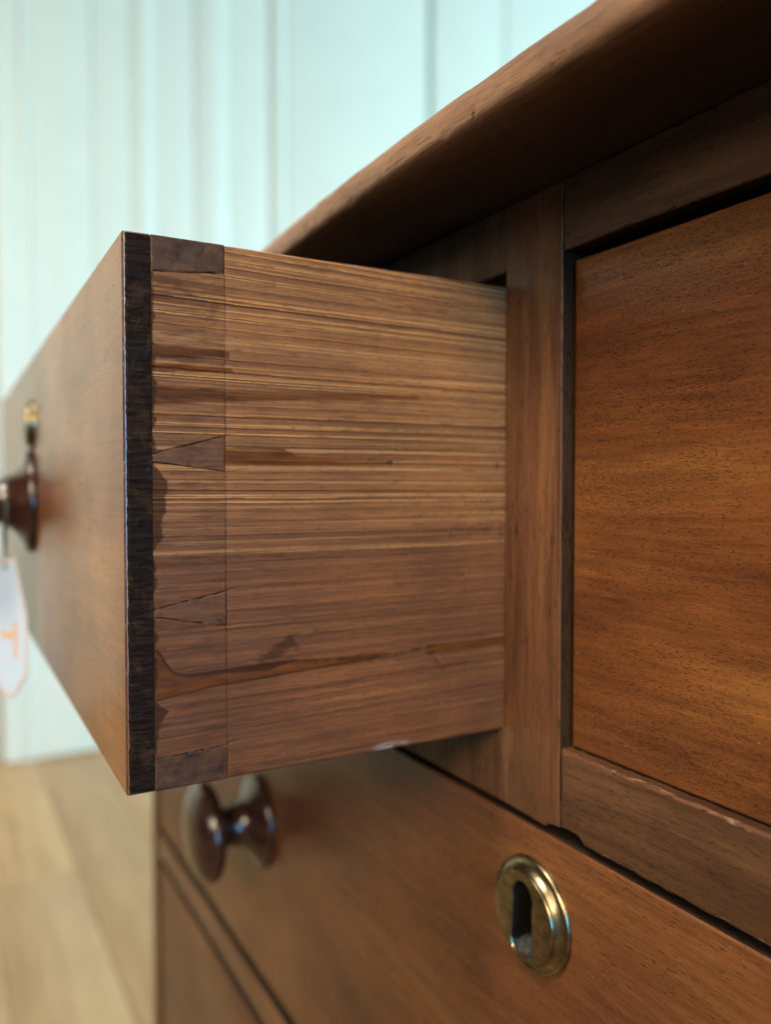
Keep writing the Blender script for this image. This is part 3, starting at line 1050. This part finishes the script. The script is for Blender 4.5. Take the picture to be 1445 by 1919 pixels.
    for args in ((0.0460, -0.0490, 0.0075, 0.0030, 70, 0.75, 0.45), (0.0480, -0.0525, 0.0040, 0.0012, 71, 0.8), (0.0170, 0.0565, 0.0050, 0.0024, 72, 0.6),
                 (0.0255, 0.0510, 0.0022, 0.0055, 73, 0.55, 0.8), (0.0130, 0.0585, 0.0080, 0.0012, 74, 0.5), (0.0300, 0.0700, 0.0030, 0.0012, 75, 0.7),
                 (0.0839, 0.0082, 0.0022, 0.0007, 76, 1.0), (0.0690, -0.0545, 0.0090, 0.0008, 77, 0.7), (0.0280, 0.0385, 0.0012, 0.0010, 78, 0.9),
                 (0.0180, -0.0395, 0.0100, 0.0016, 79, 0.4), (0.0150, 0.0135, 0.0090, 0.0022, 80, 0.35), (0.1272, 0.0080, 0.0009, 0.0016, 81, 0.7),
                 (0.1290, -0.0150, 0.0012, 0.0050, 82, 0.55), (0.0420, -0.0205, 0.0200, 0.0006, 83, 0.5), (0.1000, -0.0555, 0.0030, 0.0006, 84, 0.7),
                 (0.0580, 0.0685, 0.0130, 0.0006, 85, 0.4), (0.0940, 0.0590, 0.0200, 0.0009, 86, 0.35), (0.0600, -0.0790, 0.0150, 0.0020, 87, 0.25), (0.0910, -0.0543, 0.0110, 0.0006, 187, 0.8, 0.12), (0.0880, 0.0190, 0.03, 0.0005, 188, 0.5)):
        stain = np.maximum(stain, blob(*args))
    # pencil hatching near the stile, wrote by the maker
    pr = np.random.RandomState(5)
    for q in range(11):
        c = 0.1085 + 0.0016 * q
        zc = -0.0142 + (pr.rand() - 0.5) * 0.0010
        l = 0.0011 + 0.0012 * pr.rand()
        stain = np.maximum(stain, 0.55 * np.clip((0.00038 - poly_dist(S, Zc, [(c - l * 0.5, zc - l), (c + l * 0.4, zc + l)])) / 0.0002, 0, 1))
    stain = np.maximum(stain, 0.40 * np.clip((0.0004 - poly_dist(S, Zc, [(0.1075, -0.0136), (0.1245, -0.0146)])) / 0.0002, 0, 1))
    for q in range(6):
        c, zc = 0.1140 + 0.0022 * q, -0.0035 - 0.004 * pr.rand()
        stain = np.maximum(stain, 0.45 * np.clip((0.0005 - poly_dist(S, Zc, [(c, zc), (c + 0.0001, zc - 0.0012)])) / 0.0003, 0, 1))
    # scribed base line
    line = np.clip((0.00030 - np.abs(S - BL - (fbm(Zc * 120, S * 0, 88) - 0.5) * 0.0003)) / 0.0002, 0, 1)
    stain = np.maximum(stain, line * (0.30 + 0.55 * fbm(Zc * 90, S * 0, 89)))
    relief -= line * 0.00008
    # crust that creeps from the lap over the tails
    creep = LAP + 0.0010 + (fbm(Zc * 260, S * 0, 90, 4) - 0.5) * 0.0030 + np.clip(fbm(Zc * 110, S * 0, 190, 4) - 0.52, 0, 1) * 0.011
    stain = np.maximum(stain, 0.90 * sstep(0.0003, -0.0004, S - creep))
    stain = np.maximum(stain, 0.6 * tails * np.clip(fbm(S * 110, Zc * 700, 91, 4) * 2.8 - 1.35, 0, 1))
    stain = np.maximum(stain, 0.35 * np.clip(fbm(S * 50, Zc * 420, 92, 4) * 2.8 - 1.85, 0, 1))
    # joints round the pins
    wob = (fbm(S * 300, Zc * 300, 93, 4) - 0.5) * 0.0012
    pinm = np.full(S.shape, -1.0)
    for pn in PINS:
        pinm = np.maximum(pinm, pin_inside(S, Zc, pn))
    j = np.clip(1 - np.abs(pinm + wob) / 0.00025, 0, 1)
    stain = np.maximum(stain, 0.6 * j * np.clip(fbm(S * 130, Zc * 130, 94) * 2.4 - 0.85, 0, 1))
    X = relief.copy()
    X -= 0.0012 * sstep(-0.0001, 0.0003, pinm)
    # nicks where the saw ran past the base line
    for zc in (0.0156, 0.0047, -0.0300, -0.0408, -0.0757):
        d = poly_dist(S, Zc, [(BL, zc), (BL + 0.0045, zc + (0.0006 if zc > -0.05 else 0.0012))])
        nick = np.clip((0.00035 - d) / 0.0002, 0, 1)
        stain = np.maximum(stain, 0.4 * nick * fbm(S * 400, Zc * 400, 120))
        X -= 0.00012 * nick
    # broken and rubbed long edges
    for edge in (DZ1 - Zc, Zc - DZ0):
        e = np.clip(1 - edge / (0.0009 + 0.0007 * fbm(S * 70, Zc * 0, 95)), 0, 1)
        X -= 0.0010 * e ** 2
    rub = 0.55 * np.clip(1 - (DZ1 - Zc) / 0.0006, 0, 1) * sstep(0.45, 0.6, fbm(S * 60, Zc * 0, 96)) * (S > BL) * 0.6
    rub = np.maximum(rub, 1.0 * np.clip(fbm(S * 160, Zc * 700, 97) * 3.0 - 0.75, 0, 1) * np.exp(-((S - 0.0845) / 0.0055) ** 4 - ((Zc + 0.0850) / 0.0012) ** 2))
    rub = np.maximum(rub, 0.5 * np.clip((fbm(S * 900, Zc * 900, 98, 2) - 0.93) * 14, 0, 1))
    rub = np.maximum(rub, 0.35 * np.exp(-((S - 0.0856) / 0.0007) ** 2 - ((Zc - 0.0084) / 0.0003) ** 2))
    grid_obj("drawer_side", S, Zc, X, [m_pine], dr, dict(late=late, pale=pale, glue=glue, stain=stain, tint=tint, rub=rub))


build_side()


def build_pin(pin, seed, mat):
    (s0, za), (s1, zb), (_, zc), (_, zd) = pin
    n, m = 80, max(16, int(abs(zb - zc) / 0.0003))
    u, v = np.meshgrid(np.linspace(0, 1, n), np.linspace(0, 1, m), indexing='ij')
    g = 0.00003
    S = s0 + (s1 - g - s0) * u
    top, bot = za + (zb - za) * u - g, zd + (zc - zd) * u + g
    Zc = bot + (top - bot) * v
    w = (fbm(u * 14, v * 2, seed, 4) - 0.5) * 0.0014
    inner = np.where(v > 0.5, float(za < DZ1 - 0.001), float(zd > DZ0 + 0.001))
    Zc = Zc + w * np.abs(2 * v - 1) ** 3 * inner
    edge = np.minimum(np.minimum(u * (s1 - s0), (1 - u) * (s1 - s0)), np.minimum(v, 1 - v) * (top - bot))
    X = -0.00002 + (fbm(S * 500, Zc * 500, seed + 1, 4) - 0.5) * 0.00018 - 0.0002 * np.clip(1 - edge / 0.0004, 0, 1) ** 2
    o = grid_obj("dovetail_pin", S, Zc, X, [mat], dr)
    return o


for i, pn in enumerate(PINS):
    build_pin(pn, 200 + 10 * i, m_pin if i in (0, 3) else m_pin_mid)


def build_lap():
    """rough, blackened end of the front board: a skin on the board's end"""
    s = np.linspace(0.0005, LAP + 0.0002, 34)
    z = np.linspace(DZ0 + 0.0004, DZ1 - 0.0004, 620)
    S, Zc = np.meshgrid(s, z, indexing='ij')
    X = (fbm(S * 120, Zc * 800, 301, 4) - 0.5) * 0.00055 + (fbm(S * 90, Zc * 160, 305, 4) - 0.5) * 0.0003
    lump = np.clip(fbm(S * 260, Zc * 150, 309, 3) - 0.62, 0, 1) * 0.0012
    X = X + lump
    e = np.minimum(S - s[0], 1.0)
    X -= 0.0008 * np.clip(1 - e / 0.0006, 0, 1)
    X += -0.0001
    grid_obj("front_board_end", S, Zc, X, [m_crust], dr)


build_lap()
# far side, back and bottom of the open drawer
obj_from_bm("drawer_side", box_bm(-DW + 0.0002, LAP + 0.0003, DZ0, -DW + SIDE_T, 0.40, DZ1 - 0.001, 0.0005), [m_pine_back], dr)
obj_from_bm("drawer_side_core", box_bm(-SIDE_T, BL + 0.0003, DZ0 + 0.0005, -0.0022, 0.3995, DZ1 - 0.0012, 0), [m_pine_back], dr)
obj_from_bm("drawer_back", box_bm(-DW + SIDE_T + 0.0003, 0.388, DZ0 + 0.012, -SIDE_T - 0.0003, 0.3995, DZ1 - 0.008, 0), [m_pine_back], dr)
obj_from_bm("drawer_bottom", box_bm(-DW + SIDE_T + 0.0003, BL + 0.0003, DZ0 + 0.006, -SIDE_T - 0.0003, 0.3875, DZ0 + 0.0115, 0), [m_pine_back], dr)
KX, KZ = -0.2578, -0.0073
o = place("knob", me_knob, dr)
o.location = (KX, 0.0, KZ)
o = place("escutcheon", me_esc, dr)
o.location = (-0.2500, -0.0003, 0.0345)
o.scale = (0.72, 0.85, 0.72)

# ------------------------------------------------------------------ price tag on the knob of the open drawer
tag = empty("price_tag", (-0.4745, 0.0352, H - 0.0745), math.atan2(0.0155, 0.032))
tag["label"] = "white card price tag with orange print hanging by string from the open drawer's knob"
tag["category"] = "price tag"
TW, TH = 0.0180, 0.0375
ol = [(-TW, -TH + 0.014), (-TW + 0.013, -TH), (TW - 0.013, -TH), (TW, -TH + 0.014), (TW, TH - 0.030), (TW - 0.011, TH), (-TW + 0.011, TH), (-TW, TH - 0.030)]
obj_from_bm("card", extrude(ol, 'xz', -0.00025, 0.00025, 0.0001, 1), [m_paper], tag)


def ring_frame(scale_out, scale_in, y):
    bm = bmesh.new()
    A = [bm.verts.new((a * scale_out[0], y, b * scale_out[1])) for a, b in ol]
    B = [bm.verts.new((a * scale_in[0], y, b * scale_in[1])) for a, b in ol]
    C = [bm.verts.new((a * scale_out[0], y + 0.00008, b * scale_out[1])) for a, b in ol]
    n = len(A)
    for i in range(n):
        j = (i + 1) % n
        bm.faces.new((A[i], A[j], B[j], B[i]))
        bm.faces.new((A[i], C[i], C[j], A[j]))
    bmesh.ops.recalc_face_normals(bm, faces=bm.faces)
    return bm


obj_from_bm("printed_border", ring_frame((0.97, 0.985), (0.90, 0.95), -0.0004), [m_print], tag)
for a0, b0, a1, b1 in ((0.006, -0.016, 0.0095, 0.004), (-0.006, -0.006, 0.006, -0.002)):
    obj_from_bm("print", box_bm(a0, -0.00042, b0, a1, -0.0003, b1, 0), [m_print], tag)


def tube(name, pts, r, mat, parent):
    cu = bpy.data.curves.new(name, 'CURVE')
    cu.dimensions = '3D'
    sp = cu.splines.new('POLY')
    sp.points.add(len(pts) - 1)
    for p, q in zip(sp.points, pts):
        p.co = (q[0], q[1], q[2], 1)
    cu.bevel_depth = r
    cu.bevel_resolution = 2
    tmp = link(bpy.data.objects.new(name, cu))
    dg = bpy.context.evaluated_depsgraph_get()
    me = bpy.data.meshes.new_from_object(tmp.evaluated_get(dg))
    bpy.data.objects.remove(tmp)
    me.materials.clear()
    me.materials.append(mat)
    o = place(name, me, parent)
    return o


# the loop: round the neck of the knob and down through the card
bpy.context.view_layer.update()
inv = tag.matrix_world.inverted()
kn = dr.matrix_world @ Vector((KX, -0.0135, KZ)) if dr.parent is None else (chest.matrix_world @ dr.matrix_basis) @ Vector((KX, -0.0135, KZ))
hole = tag.matrix_world @ Vector((0, 0, TH - 0.006))
pts = []
for a in np.linspace(-60, 240, 22):
    pts.append(kn + Vector((0.0142 * math.cos(math.radians(a)), -0.0006, 0.0142 * math.sin(math.radians(a)))))
low = kn + Vector((0.004, -0.001, -0.026))
pts = [hole + Vector((0.0006, -0.0008, 0)), low + Vector((0.002, 0, 0))] + pts + [low - Vector((0.002, 0, 0)), hole + Vector((-0.0006, 0.0008, 0))]
tube("string", [inv @ p for p in pts], 0.0007, m_string, tag)
